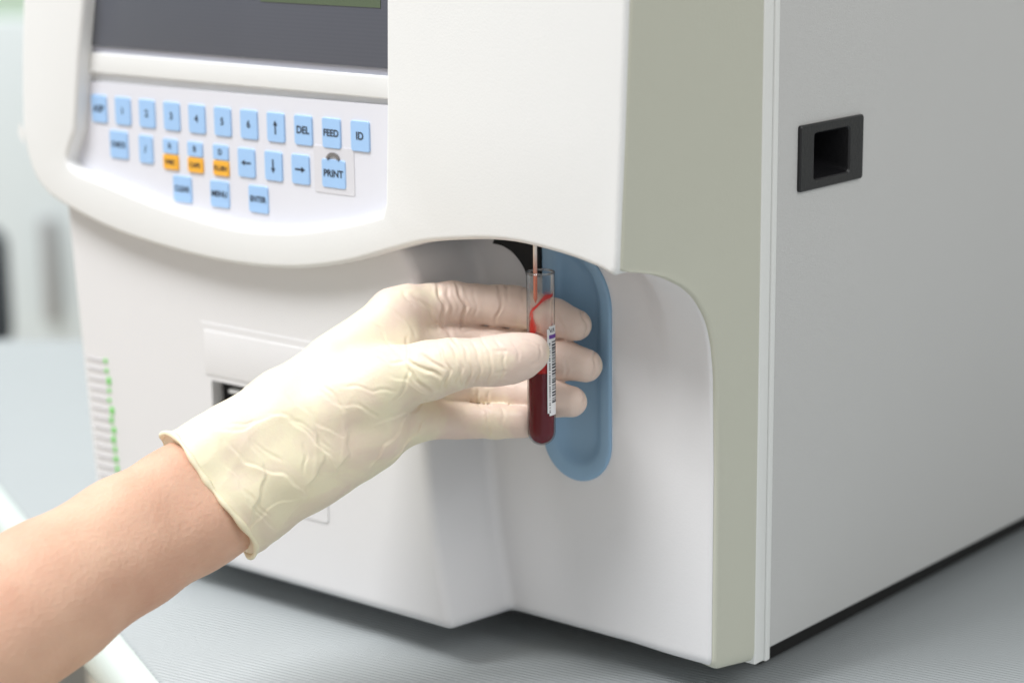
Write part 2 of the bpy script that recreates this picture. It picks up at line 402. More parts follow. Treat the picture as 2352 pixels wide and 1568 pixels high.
# ================================================================= SAMPLE TUBE
def glass_mat(name,edge,p0,cap,ior=1.33):
    m=bpy.data.materials.new(name); m.use_nodes=True; nt=m.node_tree; N=nt.nodes; L=nt.links; N.clear()
    o=N.new("ShaderNodeOutputMaterial"); tr=N.new("ShaderNodeBsdfTransparent"); gl=N.new("ShaderNodeBsdfGlossy"); gl.inputs["Roughness"].default_value=.05
    lw=N.new("ShaderNodeLayerWeight"); lw.inputs[0].default_value=.5
    cr=N.new("ShaderNodeValToRGB"); cr.color_ramp.elements[0].color=(.98,.98,.98,1); cr.color_ramp.elements[1].color=(*edge,1); cr.color_ramp.elements[0].position=p0; cr.color_ramp.elements[1].position=.95
    nz=N.new("ShaderNodeTexNoise"); nz.inputs["Scale"].default_value=90; mu=N.new("ShaderNodeMath"); mu.operation='MULTIPLY_ADD'; mu.inputs[1].default_value=.06
    L.new(nz.outputs["Fac"],mu.inputs[0]); L.new(lw.outputs["Facing"],mu.inputs[2])
    L.new(mu.outputs[0],cr.inputs[0]); L.new(cr.outputs[0],tr.inputs[0])
    fr=N.new("ShaderNodeFresnel"); fr.inputs[0].default_value=ior
    mn=N.new("ShaderNodeMath"); mn.operation='MINIMUM'; mn.inputs[1].default_value=cap; L.new(fr.outputs[0],mn.inputs[0])
    mx=N.new("ShaderNodeMixShader"); L.new(mn.outputs[0],mx.inputs[0]); L.new(tr.outputs[0],mx.inputs[1]); L.new(gl.outputs[0],mx.inputs[2]); L.new(mx.outputs[0],o.inputs[0]); return m
M_glass=glass_mat("clear_tube_glass",(.34,.36,.38),.62,.55)
M_lip=glass_mat("glass_lip",(.50,.52,.55),.1,.7,1.8)
TUBE=bpy.data.objects.new("test_tube",None); link(TUBE); TUBE["label"]="glass tube of dark red blood with white barcode label, held upright"; TUBE["category"]="test tube"
r=.0061
def hemi(r,z0,n=8): return [(max(r*math.sin(a),1e-5),z0+r-r*math.cos(a)) for a in np.linspace(0.02,math.pi/2,n)]
bm=bmesh.new(); lathe(bm,hemi(r,TZ0)+[(r,TZ1-.0004)],TX,TY,48)
bmesh.ops.recalc_face_normals(bm,faces=bm.faces); mobj("tube_wall",bm,M_glass,TUBE,40)
bm=bmesh.new(); lathe(bm,[(r-.0003+.00045*math.cos(a),TZ1-.0002+.0005*math.sin(a)) for a in np.linspace(0,2*math.pi,11)],TX,TY,48); bmesh.ops.recalc_face_normals(bm,faces=bm.faces); mobj("tube_lip",bm,M_lip,TUBE,80)
M_blood=mat("dark_blood",(.150,.0012,.012),.08,.1,60,spec=.30)
ZB=.1420
bm=bmesh.new(); vs=lathe(bm,hemi(r-.00055,TZ0+.0006)+[(r-.00055,ZB),(r-.0012,ZB-.0004),(.0001,ZB-.0006)],TX,TY,48); bmesh.ops.recalc_face_normals(bm,faces=bm.faces)
mobj("blood",bm,M_blood,TUBE,40)
def smear_mat():
    m=bpy.data.materials.new("blood_smear"); m.use_nodes=True; nt=m.node_tree; N=nt.nodes; L=nt.links; b=N["Principled BSDF"]
    b.inputs["Roughness"].default_value=.15; b.inputs["Base Color"].default_value=(.58,.012,.010,1); b.inputs["Specular IOR Level"].default_value=.25
    at=N.new("ShaderNodeAttribute"); at.attribute_name="smear"
    nz=N.new("ShaderNodeTexNoise"); nz.inputs["Scale"].default_value=320; nz.inputs["Detail"].default_value=5
    mp=N.new("ShaderNodeMapping"); mp.inputs["Scale"].default_value=(1,1,.35); tc=N.new("ShaderNodeTexCoord"); L.new(tc.outputs["Object"],mp.inputs[0]); L.new(mp.outputs[0],nz.inputs["Vector"])
    mu=N.new("ShaderNodeMath"); mu.operation='MULTIPLY_ADD'; mu.inputs[1].default_value=.8; mu.inputs[2].default_value=-.25; L.new(nz.outputs["Fac"],mu.inputs[0])
    ad=N.new("ShaderNodeMath"); ad.operation='ADD'; ad.use_clamp=True; L.new(at.outputs["Fac"],ad.inputs[0]); L.new(mu.outputs[0],ad.inputs[1])
    gt=N.new("ShaderNodeMath"); gt.operation='MULTIPLY'; L.new(ad.outputs[0],gt.inputs[0]); L.new(at.outputs["Fac"],gt.inputs[1])
    sq=N.new("ShaderNodeMath"); sq.operation='POWER'; sq.inputs[1].default_value=.6; L.new(gt.outputs[0],sq.inputs[0])
    L.new(sq.outputs[0],b.inputs["Alpha"]); return m
bdir=math.atan2(B.y,B.x)
bm=bmesh.new(); lay=bm.verts.layers.float.new("smear"); n=110; zs=np.linspace(ZB-.001,TZ1-.003,110)
vg=[]
for z in zs:
    rowv=[]
    for k in range(n):
        th=2*math.pi*k/n-math.pi
        a=bdir+th; rr=r-.0008
        v=bm.verts.new((TX+rr*math.cos(a),TY+rr*math.sin(a),z))
        h=(z-ZB)/(TZ1-ZB); s=0
        bw=.30+.16*math.sin(h*15+1)+.12*math.sin(h*31)
        s=max(s,1.0*math.exp(-((th+.80)/max(.15,bw))**2)*max(0,min(1,(.70-h)*8)))
        if abs(th)<2.2: s=max(s,.40*max(0,min(1,(.60+.05*math.sin(th*4)-h)*3)))
        s=max(s,.9*max(0,min(1,(.30+.06*math.sin(th*3+1)-h)*6)))
        zl=.73+.07*th-.045*(th-.3)**2+.008*math.sin(th*5)
        if -1.15<th<1.7: s=max(s,.98*math.exp(-((h-zl)/(.030+.010*math.sin(th*4)))**2))
        v[lay]=s; rowv.append(v)
    vg.append(rowv)
for i in range(len(zs)-1):
    for k in range(n): bm.faces.new((vg[i][k],vg[i][(k+1)%n],vg[i+1][(k+1)%n],vg[i+1][k]))
mobj("blood_film",bm,smear_mat(),TUBE,60)
M_label=mat("white_label",(.84,.84,.85),.5,.01,200); M_purple=mat("purple_band",(.16,.05,.35),.5,.05,200)
def patch(bm,t0,t1,z0,z1,rr,mi,n=14):
    P=[[(TX+rr*math.cos(bdir+t),TY+rr*math.sin(bdir+t),z) for t in np.linspace(t0,t1,n)] for z in (z0,z1)]
    grid_mesh(bm,P,mi)
bm=bmesh.new(); LZ0,LZ1=.1232,.1628; t0,t1=.42,2.3
patch(bm,t0,t1,LZ0+.0012,LZ1-.0012,r+.00012,0); patch(bm,t0+.15,t1,LZ0,LZ0+.0012,r+.00012,0); patch(bm,t0+.15,t1,LZ1-.0012,LZ1,r+.00012,0)
patch(bm,t0+.16,t1,.1573,.1590,r+.00020,1)
z=.1560
while z>.1290:
    h=random.choice([.0003,.0005,.0008]); patch(bm,.82,t1-.3,z-h,z,r+.00020,2); z-=h+random.choice([.0003,.0005,.0007])
z=.1555
while z>.1245:
    h=random.choice([.0003,.0005]); patch(bm,.56,.68,z-h,z,r+.00020,2,3); z-=h+random.choice([.0004,.0009])
for (ta,za,tb,zb) in ((.62,.1618,.74,.1600),(.86,.1618,.74,.1600),(.92,.1600,1.02,.1618),(1.12,.1600,1.02,.1618)):
    q=[(ta-.03,za),(ta+.03,za),(tb+.03,zb),(tb-.03,zb)]
    f=bm.faces.new([bm.verts.new((TX+(r+.0002)*math.cos(bdir+t),TY+(r+.0002)*math.sin(bdir+t),z)) for t,z in q]); f.material_index=2
mobj("barcode_label",bm,[M_label,M_purple,M_ink],TUBE,0)

# ================================================================= HAND
def K(w): return .188*(1-w/950.)
def H(a,b,w): return np.array([(a-1243)*K(w),(820-b)*K(w),w],np.float32)
def seg(P,a,b,ra,rb):
    ab=b-a; L2=float(ab@ab); d=[P[i]-a[i] for i in range(3)]
    t=np.clip((d[0]*ab[0]+d[1]*ab[1]+d[2]*ab[2])/L2,0,1)
    q=sum((d[i]-t*ab[i])**2 for i in range(3)); return np.sqrt(q)-(ra+(rb-ra)*t)
def smin(a,b,k):
    h=np.clip(.5+.5*(b-a)/k,0,1); return b+(a-b)*h-k*h*(1-h)
def chain(P,pts,k=2.0):
    d=None
    for (a,ra),(b,rb) in zip(pts[:-1],pts[1:]):
        s=seg(P,H(*a),H(*b),ra,rb); d=s if d is None else smin(d,s,k)
    return d
FING=[
 [((905,737,-19),12.2),((985,706,-26),10.4),((1040,697,-29),9.9),((1095,698,-29),8.7),((1150,702,-27),9.1),((1185,704,-25),9.1),((1225,713,-22),8.2),((1275,729,-17),8.3),((1324,746,-13.5),7.0)],
 [((920,800,-18),12.0),((1080,792,-31),9.2),((1140,797,-29),8.5),((1200,804,-26),8.8),((1240,812,-22),8.2),((1295,826,-18),8.7),((1347,839,-14.5),7.4)],
 [((930,885,-15),12.0),((1080,888,-29),8.8),((1130,894,-27),8.1),((1195,902,-23),8.3),((1225,907,-20),7.7),((1270,915,-17),8.1),((1314,922,-14),6.9)],
 [((938,958,-10),10.8),((1055,965,-20),8.1),((1090,967,-19),7.4),((1140,968,-17),7.6),((1203,969,-13),7.0)]]
THUMB=[((700,985,4),17),((900,870,8),14.5),((985,848,13),12.2),((1035,836,16.5),10.9),((1080,831,17.5),9.7),((1130,828,17.2),10.3),((1170,822,16.8),10.3),((1200,815,16),9.2),((1220,807,15),7.8)]
def palm(P):
    d=chain(P,[((640,950,-3),16),((770,850,-10),15),((905,738,-17),12.6)])
    for q in ([((650,1000,-2),17),((915,805,-15),13)],[((655,1040,0),17),((925,885,-13),12.6)],[((670,1065,2),17),((790,1020,0),15.5),((935,958,-9),11)],
              [((640,1010,2),20),((850,900,5),17.5)],[((690,1060,6),18),((840,1000,2),16)]):
        d=smin(d,chain(P,q),6)
    return smin(d,seg(P,H(903,708,-17),H(938,697,-19),8.4,8.4),4)
def wrist(P,dr=0):
    a=seg(P,H(440,1098,9),H(640,985,1),22.3+dr,21.5+dr); b=seg(P,H(490,1192,13),H(675,1066,3),21.8+dr,20.5+dr); return smin(a,b,6)
def hand(P,off=0,dr=0):
    base=smin(palm(P),wrist(P,dr),9)
    d=smin(base,chain(P,THUMB,3),5)
    for f in FING:
        d=smin(d,smin(base,chain(P,f),5),.9)
    d=smin(d,seg(P,H(968,868,16),H(1000,893,14),4.6,3.0),3)
    return d-off
axis=(H(640,1025,2)-H(470,1145,11)); axis/=np.linalg.norm(axis)
CUT=H(478,1141,11); CN=axis.copy(); CN=CN+np.array([0,0,-.10],np.float32); CN/=np.linalg.norm(CN)
def grid(lo,hi,h):
    ax=[np.arange(lo[i],hi[i],h,dtype=np.float32) for i in range(3)]
    return ax,np.meshgrid(*ax,indexing='ij')
def nets(F,lo,h):
    nx,ny,nz=F.shape; S=F<0
    cor=[(0,0,0),(1,0,0),(0,1,0),(1,1,0),(0,0,1),(1,0,1),(0,1,1),(1,1,1)]
    cnt=np.zeros((nx-1,ny-1,nz-1),np.int8)
    for c in cor: cnt+=S[c[0]:nx-1+c[0],c[1]:ny-1+c[1],c[2]:nz-1+c[2]]
    act=(cnt>0)&(cnt<8); I=np.argwhere(act); ids=-np.ones(act.shape,np.int64); ids[act]=np.arange(len(I))
    V=np.stack([F[I[:,0]+c[0],I[:,1]+c[1],I[:,2]+c[2]] for c in cor],1)
    acc=np.zeros((len(I),3)); n=np.zeros(len(I)); C8=np.array(cor,float)
    for a in range(8):
        for b in range(a+1,8):
            if np.abs(C8[a]-C8[b]).sum()!=1: continue
            m=(V[:,a]<0)!=(V[:,b]<0); t=np.zeros(len(I)); t[m]=V[m,a]/(V[m,a]-V[m,b])
            acc[m]+=C8[a]+t[m,None]*(C8[b]-C8[a]); n[m]+=1
    W=(I+acc/n[:,None])*h+np.array(lo)
    Q=[]
    for ax_ in range(3):
        u,v=[(1,2),(2,0),(0,1)][ax_]
        sl0=[slice(1,-1)]*3; sl0[ax_]=slice(0,-1); sl1=list(sl0); sl1[ax_]=slice(1,None)
        A=S[tuple(sl0)]; Bq=S[tuple(sl1)]; e=np.argwhere(A!=Bq); base=e.copy(); base[:,u]+=1; base[:,v]+=1
        s=A[tuple(e.T)]
        def cell(du,dv):
            q=base.copy(); q[:,u]-=du; q[:,v]-=dv; return ids[tuple(q.T)]
        a,b,c,d=cell(1,1),cell(0,1),cell(0,0),cell(1,0)
        q=np.stack([a,b,c,d],1); q[~s]=q[~s][:,::-1]; Q.append(q)
    return W,np.concatenate(Q)
def mk(V,F,name):
    me=bpy.data.meshes.new(name); me.vertices.add(len(V)); me.vertices.foreach_set("co",np.asarray(V,np.float32).ravel())
    me.loops.add(len(F)*4); me.loops.foreach_set("vertex_index",F.ravel().astype(np.int32)); me.polygons.add(len(F))
    me.polygons.foreach_set("loop_start",np.arange(0,len(F)*4,4,dtype=np.int32)); me.update(calc_edges=True); me.validate(); return me
def get_vn(me):
    n=np.zeros(len(me.vertices)*3,np.float32); me.vertices.foreach_get("normal",n)
    c=np.zeros(len(me.vertices)*3,np.float32); me.vertices.foreach_get("co",c); return c.reshape(-1,3),n.reshape(-1,3)

h=1.0; lo=(-172,-98,-48); hi=(36,42,44)
ax_,P=grid(lo,hi,h)
F=hand(P)
pl=sum((P[i]-CUT[i])*CN[i] for i in range(3))
wob=1.0*np.sin(P[1]*.11+1)+.8*np.sin(P[2]*.2)
F=np.maximum(F,-(pl+wob))
V,Q=nets(F,lo,h)
me=mk(V,Q,"glove")
t=bpy.data.objects.new("tmp",me); COL.objects.link(t); s=t.modifiers.new("s","SMOOTH"); s.iterations=2; s.factor=.5
sb=t.modifiers.new("u","SUBSURF"); sb.levels=1; sb.render_levels=1
dg=bpy.context.evaluated_depsgraph_get(); me=bpy.data.meshes.new_from_object(t.evaluated_get(dg)); bpy.data.objects.remove(t)
co,no=get_vn(me)
disp=np.zeros(len(co),np.float32)
def px(co): 
    k=.188*(1-co[:,2]/950.); return co[:,0]/k+1243,820-co[:,1]/k
A_,B_=px(co)
A_=A_+5*np.sin(B_*.045+A_*.01)+2.5*np.sin(B_*.13+1)
B_=B_+5*np.sin(A_*.037+2)+2.5*np.sin(A_*.11)
def crease(pts,depth,width,fold=False):
    best=np.full(len(co),1e9,np.float32); sg=np.zeros(len(co),np.float32); end=np.zeros(len(co),np.float32)
    tot=len(pts)-1
    for i,((a,b),(c,d)) in enumerate(zip(pts[:-1],pts[1:])):
        e=np.array([c-a,d-b],float); L2=(e@e); t=np.clip(((A_-a)*e[0]+(B_-b)*e[1])/L2,0,1)
        dx=A_-a-t*e[0]; dy=B_-b-t*e[1]; dd=np.hypot(dx,dy); m=dd<best
        best=np.where(m,dd,best); sg=np.where(m,np.sign(e[0]*dy-e[1]*dx),sg); end=np.where(m,(i+t)/tot,end)
    taper=np.clip(np.sin(np.clip(end,0,1)*math.pi)*1.6+(.25 if not fold else 0),0,1)
    m=np.clip(no[:,2]*2.5+.2,0,1)
    if fold:
        s=best*sg; g=np.where(s>0,np.exp(-s/(width*2.6)),np.exp(-(s/(width*.35))**2))
        g=g-.25*np.exp(-((s+width*.7)/(width*.5))**2)
        disp[:]+=(depth*.68*g*m*taper).astype(np.float32)
    else:
        g=np.exp(-(best/width)**2)-.30*np.exp(-((best-width*2)/(width*1.2))**2)
        disp[:]-=(depth*g*m*taper).astype(np.float32)
for pts,dp,wd in [
 ([(1008,652),(1016,700),(1012,750)],.8,4),([(1052,650),(1064,700),(1060,750)],1.0,4),([(1030,655),(1036,748)],.35,3.5),([(1088,655),(1092,745)],.22,3.5),
 ([(1140,650),(1148,690),(1142,748)],.6,3.5),([(1160,652),(1166,700)],.3,3.5),([(1195,660),(1200,695)],.3,3.5),
 ([(955,672),(985,720),(1005,760)],.5,4.5),([(930,665),(950,700)],.3,4.5),([(1005,745),(1030,762),(1055,790)],.5,4.5),
 ([(1110,768),(1122,820),(1118,885)],.40,3.5),([(1140,775),(1152,820),(1148,880)],.35,3.5),([(1088,775),(1096,830),(1090,885)],.45,3.5),([(1176,785),(1188,830)],.25,3.5),([(1130,800),(1160,812)],.2,3.5),([(1128,850),(1160,858)],.2,3.5),
 ([(1035,785),(1052,840),(1040,888)],.5,4),([(1065,785),(1074,850),(1066,888)],.55,3.5),([(1010,795),(1024,850),(1016,892)],.5,4),([(1050,860),(1060,885)],.3,3.5),
 ([(940,822),(975,852),(1005,868)],.8,4),([(960,805),(990,835),(1015,848)],.4,4),([(930,842),(950,868),(985,905)],.6,4),
 ([(1120,880),(1180,885)],.3,4),([(1100,895),(1106,932)],.45,3.5),([(1125,895),(1128,932)],.3,3.5),([(1115,935),(1120,1000)],.35,3.5),([(1060,755),(1110,752),(1190,756)],.3,4),([(1150,935),(1153,1000)],.25,3.5),
 ([(1335,708),(1351,742),(1340,784)],.6,3.2),([(1362,800),(1374,838),(1362,878)],.5,3.2),([(1330,886),(1342,920),(1330,956)],.5,3.2),([(1290,715),(1296,770)],.25,3.5),([(1300,800),(1306,870)],.25,3.5),
 ([(1205,780),(1232,790),(1238,822),(1215,842)],.35,3.2),
 ([(850,745),(900,790),(935,822)],.25,3.5),([(937,770),(940,820)],.3,3.5),([(860,815),(900,826),(932,826)],.3,3.5),([(935,835),(925,880),(900,920)],.3,3.5),([(895,700),(930,735),(960,770)],.25,4),
 ([(780,880),(850,900),(900,890)],.22,3.5),([(820,930),(870,960)],.22,3.5),([(760,830),(820,850)],.22,3.5),
 ([(660,960),(720,985),(760,1030)],.22,3.5),([(590,1010),(640,1060)],.25,3.5),([(700,1020),(690,1090)],.25,3.5),([(560,1120),(620,1180)],.25,3.5),([(520,980),(580,960)],.22,3.5),([(740,880),(790,940)],.2,3.5)]:
    crease(pts,dp,wd)
for pts,dp,wd in [
 ([(880,860),(930,872),(985,915)],.4,7),([(860,985),(900,955),(960,942),(1020,905)],.7,7),([(895,1060),(940,1000),(985,960)],.9,6),
 ([(790,790),(850,825),(930,825)],.25,8),([(700,875),(760,925),(860,950)],.35,9),([(640,905),(700,955),(800,1010)],.4,9),
 ([(515,1015),(560,1060),(640,1095),(710,1140)],.8,9),([(560,985),(600,1060),(590,1150),(555,1225)],.7,9),([(500,1055),(600,1190),(625,1215)],.45,7),
 ([(600,945),(655,965),(720,1010),(775,1080)],.7,10),([(720,950),(735,1050),(690,1155)],.6,9),([(445,985),(530,1000),(620,950)],.5,9),
 ([(800,960),(790,1040),(755,1095)],.6,9),([(545,1235),(620,1165),(700,1145)],.5,7),([(845,1090),(880,1025),(930,965),(950,930)],.8,7)]:
    crease(pts,dp,wd,True)
ua=(co-CUT)@axis
loose=np.clip((100-ua)/55,0,1)
mid=np.clip((125-ua)/60,0,1)
side=np.cross(axis,[0,0,1]); side/=np.linalg.norm(side); sv=(co-CUT)@side
nd=np.zeros(len(co),np.float32)
NV=noise.noise
for i in np.nonzero(ua<125)[0]:
    x,y,z=float(ua[i]),float(sv[i]),float(co[i,2])
    w1=NV(Vector((x*.03,y*.03,z*.03)))*16
    q=(x*.62+y*.78)+w1; p=(x*.78-y*.62)
    a=1-abs(NV(Vector((q*.05,p*.02,z*.03))))*5
    c=NV(Vector((x*.045,y*.04,z*.05)))+.45*NV(Vector((x*.10+3,y*.05,z*.1)))
    nd[i]=(max(a,0)**1.4*.22)*loose[i]+c*1.5*mid[i]
disp+=nd*.9*np.clip(ua/6,0,1)
co2=co+no*disp[:,None]
tint=np.clip((150-ua)/70,0,1)
for f in FING+[THUMB]:
    e=H(*f[-1][0])+np.array([f[-1][1]*.75,0,0]); tint=np.maximum(tint,np.clip(1.2-np.linalg.norm(co-e,axis=1)/5.0,0,1))
me.vertices.foreach_set("co",(co2*.001).astype(np.float32).ravel())
at=me.attributes.new("tint","FLOAT","POINT"); at.data.foreach_set("value",tint.astype(np.float32))
me.update()
# rolled cuff bead
e1=np.cross(CN,[0,0,1.]); e1/=np.linalg.norm(e1); e2=np.cross(CN,e1)
nA=120; angs=2*math.pi*np.arange(nA)/nA; D=np.outer(np.cos(angs),e1)+np.outer(np.sin(angs),e2)
lo_=np.full(nA,5.); hi_=np.full(nA,60.)
for it in range(24):
    m_=(lo_+hi_)/2; pp=(CUT[None]+D*m_[:,None]).astype(np.float32)
    ins_=hand([pp[:,0],pp[:,1],pp[:,2]])<0; lo_=np.where(ins_,m_,lo_); hi_=np.where(ins_,hi_,m_)
bm=bmesh.new(); bm.from_mesh(me); lay=bm.verts.layers.float.get("tint")
ringv=[]
for k in range(nA):
    d=D[k]; p=CUT+d*lo_[k]; wb=1.0*math.sin(p[1]*.11+1)+.8*math.sin(p[2]*.2); p=p-CN*wb
    rr=1.25+.3*math.sin(k*math.pi*2*13/120)+.2*math.sin(k*math.pi*2*6/120+1); row=[]
    for j in range(10):
        a=2*math.pi*j/10; v=bm.verts.new(Vector((p+d*(rr*math.cos(a)-.1)+CN*(rr*math.sin(a)+.3))*.001)); v[lay]=1.6; row.append(v)
    ringv.append(row)
for k in range(nA):
    for j in range(10): bm.faces.new((ringv[k][j],ringv[k][(j+1)%10],ringv[(k+1)%nA][(j+1)%10],ringv[(k+1)%nA][j]))
bm.to_mesh(me); bm.free(); me.shade_smooth()
def glove_mat():
    m=bpy.data.materials.new("cream_latex"); m.use_nodes=True; nt=m.node_tree; N=nt.nodes; L=nt.links; b=N["Principled BSDF"]
    b.inputs["Roughness"].default_value=.48; b.inputs["Specular IOR Level"].default_value=.4
    b.inputs["Subsurface Weight"].default_value=.10; b.inputs["Subsurface Scale"].default_value=.0012
    b.inputs["Subsurface Radius"].default_value=(1,.6,.35)
    at=N.new("ShaderNodeAttribute"); at.attribute_name="tint"
    tc=N.new("ShaderNodeTexCoord"); nz=N.new("ShaderNodeTexNoise"); nz.inputs["Scale"].default_value=45; nz.inputs["Detail"].default_value=6; nz.inputs["Distortion"].default_value=.6; L.new(tc.outputs["Object"],nz.inputs["Vector"])
    ad=N.new("ShaderNodeMath"); ad.operation='MULTIPLY_ADD'; ad.inputs[1].default_value=2.6; L.new(nz.outputs["Fac"],ad.inputs[0])
    sb=N.new("ShaderNodeMath"); sb.operation='SUBTRACT'; sb.inputs[1].default_value=1.50; L.new(at.outputs["Fac"],sb.inputs[0]); L.new(sb.outputs[0],ad.inputs[2])
    cr=N.new("ShaderNodeValToRGB"); cr.color_ramp.elements[0].position=0; cr.color_ramp.elements[0].color=(.75,.60,.515,1)
    cr.color_ramp.elements[1].position=.9; cr.color_ramp.elements[1].color=(.83,.765,.56,1)
    L.new(ad.outputs[0],cr.inputs[0]); L.new(cr.outputs[0],b.inputs["Base Color"])
    n2=N.new("ShaderNodeTexNoise"); n2.inputs["Scale"].default_value=900; n2.inputs["Detail"].default_value=4; L.new(tc.outputs["Object"],n2.inputs["Vector"])
    n3=N.new("ShaderNodeTexNoise"); n3.noise_type='RIDGED_MULTIFRACTAL'; n3.inputs["Scale"].default_value=60; n3.inputs["Detail"].default_value=3; n3.inputs["Distortion"].default_value=.8; L.new(tc.outputs["Object"],n3.inputs["Vector"])
    a3=N.new("ShaderNodeMath"); a3.operation='MULTIPLY'; a3.inputs[1].default_value=.45; L.new(n3.outputs["Fac"],a3.inputs[0])
    a2=N.new("ShaderNodeMath"); a2.operation='MULTIPLY_ADD'; a2.inputs[1].default_value=.25; L.new(n2.outputs["Fac"],a2.inputs[0]); L.new(a3.outputs[0],a2.inputs[2])
    bp=N.new("ShaderNodeBump"); bp.inputs["Strength"].default_value=.38; bp.inputs["Distance"].default_value=.0008; L.new(a2.outputs[0],bp.inputs["Height"]); L.new(bp.outputs["Normal"],b.inputs["Normal"])
    return m
def armf(P):
    a=[(H(640,990,1),17),(H(455,1100,9),18.4),(H(400,1138,16),20.0),(H(280,1222,33),23.2),(H(96,1357,58),28.6),(H(-300,1640,112),33.5),(H(-700,1930,170),36)]
    b=[(H(670,1055,2),17),(H(500,1178,12),18.4),(H(440,1210,19),19.6),(H(306,1280,36),21.2),(H(118,1386,61),25.0),(H(-275,1652,115),30.5),(H(-675,1942,173),35)]
    d=None
    for ch in (a,b):
        for (p,ra),(q,rb) in zip(ch[:-1],ch[1:]):
            s=seg(P,p,q,ra,rb); d=s if d is None else smin(d,s,6)
    return d
h=2.9; lo=(-390,-260,-46); hi=(32,42,235)
ax_,P=grid(lo,hi,h)
hd=smin(palm(P),seg(P,H(455,1100,9),H(640,985,1),18,18),6)
hd=smin(hd,chain(P,THUMB,4),5)
for f in FING: hd=np.minimum(hd,chain(P,f))
F=smin(armf(P),hd+2.6,4)
V,Q=nets(F,lo,h); arm=mk(V,Q,"person")
t=bpy.data.objects.new("tmp",arm); COL.objects.link(t); s=t.modifiers.new("s","SMOOTH"); s.iterations=10; s.factor=.5
sb=t.modifiers.new("u","SUBSURF"); sb.levels=1
dg=bpy.context.evaluated_depsgraph_get(); arm=bpy.data.meshes.new_from_object(t.evaluated_get(dg)); bpy.data.objects.remove(t)
arm.transform(Matrix.Scale(.001,4)); arm.shade_smooth()
def skin_mat():
    m=bpy.data.materials.new("skin"); m.use_nodes=True; nt=m.node_tree; N=nt.nodes; L=nt.links; b=N["Principled BSDF"]
    b.inputs["Roughness"].default_value=.55; b.inputs["Specular IOR Level"].default_value=.35
    b.inputs["Subsurface Weight"].default_value=.2; b.inputs["Subsurface Scale"].default_value=.004; b.inputs["Subsurface Radius"].default_value=(1,.35,.2)
    tc=N.new("ShaderNodeTexCoord"); nz=N.new("ShaderNodeTexNoise"); nz.inputs["Scale"].default_value=30; nz.inputs["Detail"].default_value=8; L.new(tc.outputs["Object"],nz.inputs["Vector"])
    rp=N.new("ShaderNodeMapRange"); rp.inputs[1].default_value=.33; rp.inputs[2].default_value=.67; L.new(nz.outputs["Fac"],rp.inputs[0])
    mx=N.new("ShaderNodeMix"); mx.data_type='RGBA'; mx.inputs[6].default_value=(.72,.465,.335,1); mx.inputs[7].default_value=(.62,.36,.255,1); L.new(rp.outputs[0],mx.inputs[0])
    vo=N.new("ShaderNodeTexVoronoi"); vo.inputs["Scale"].default_value=24; L.new(tc.outputs["Object"],vo.inputs["Vector"])
    cr=N.new("ShaderNodeValToRGB"); cr.color_ramp.elements[0].position=.02; cr.color_ramp.elements[0].color=(.62,.48,.42,1); cr.color_ramp.elements[1].position=.035; cr.color_ramp.elements[1].color=(1,1,1,1)
    L.new(vo.outputs["Distance"],cr.inputs[0]); m2=N.new("ShaderNodeMix"); m2.data_type='RGBA'; m2.blend_type='MULTIPLY'; m2.inputs[0].default_value=1
    L.new(mx.outputs[2],m2.inputs[6]); L.new(cr.outputs[0],m2.inputs[7]); L.new(m2.outputs[2],b.inputs["Base Color"])
    n2=N.new("ShaderNodeTexNoise"); n2.inputs["Scale"].default_value=500; n2.inputs["Detail"].default_value=5; L.new(tc.outputs["Object"],n2.inputs["Vector"])
    bp=N.new("ShaderNodeBump"); bp.inputs["Strength"].default_value=.6; bp.inputs["Distance"].default_value=.0006; L.new(n2.outputs["Fac"],bp.inputs["Height"]); L.new(bp.outputs["Normal"],b.inputs["Normal"]); return m
person=mobj("person",arm,skin_mat(),None,0); person.data.shade_smooth()
person["label"]="bare forearm and latex-gloved hand holding a blood tube"; person["category"]="person"
person.matrix_world=frame(Vector((TX,TY,.148)))
glove=mobj("glove",me,glove_mat(),person,0); glove.data.shade_smooth(); glove["label"]="cream latex glove with rolled cuff"

# ================================================================= SETTING
TZ=-.0055
def table_mat():
    m=mat("ridged_laminate",(.44,.475,.490),.45,.03,6); nt=m.node_tree; N=nt.nodes; L=nt.links; b=N["Principled BSDF"]
    tc=N.new("ShaderNodeTexCoord"); mp=N.new("ShaderNodeMapping"); mp.inputs["Rotation"].default_value=(0,0,math.radians(-8)); L.new(tc.outputs["Object"],mp.inputs[0])
    w=N.new("ShaderNodeTexWave"); w.bands_direction='Y'; w.inputs["Scale"].default_value=110; w.inputs["Distortion"].default_value=.15; L.new(mp.outputs[0],w.inputs["Vector"])
    bp=N.new("ShaderNodeBump"); bp.inputs["Strength"].default_value=.7; bp.inputs["Distance"].default_value=.0009; L.new(w.outputs["Fac"],bp.inputs["Height"]); L.new(bp.outputs["Normal"],b.inputs["Normal"]); return m
M_table=table_mat(); M_edge=mat("pale_mint_edge",(.62,.69,.66),.4,.02)
TB=bpy.data.objects.new("table",None); link(TB); TB["label"]="pale blue-grey lab table with ridged top and rounded mint edge"; TB["category"]="table"
poly=[(-.935,.175),(.95,-.725),(1.6,.6),(.55,1.28)]
def ext(poly,z0,z1,m,name,bev,par):
    bm=bmesh.new(); vb=[bm.verts.new((x,y,z0)) for x,y in poly]; vt=[bm.verts.new((x,y,z1)) for x,y in poly]
    bm.faces.new(vt); bm.faces.new(vb[::-1])
    for i in range(len(poly)):
        j=(i+1)%len(poly); bm.faces.new((vb[i],vb[j],vt[j],vt[i]))
    bmesh.ops.bevel(bm,geom=[e for e in bm.edges],offset=bev,segments=5,profile=.5,affect='EDGES'); bmesh.ops.recalc_face_normals(bm,faces=bm.faces)
    return mobj(name,bm,m,par,40)
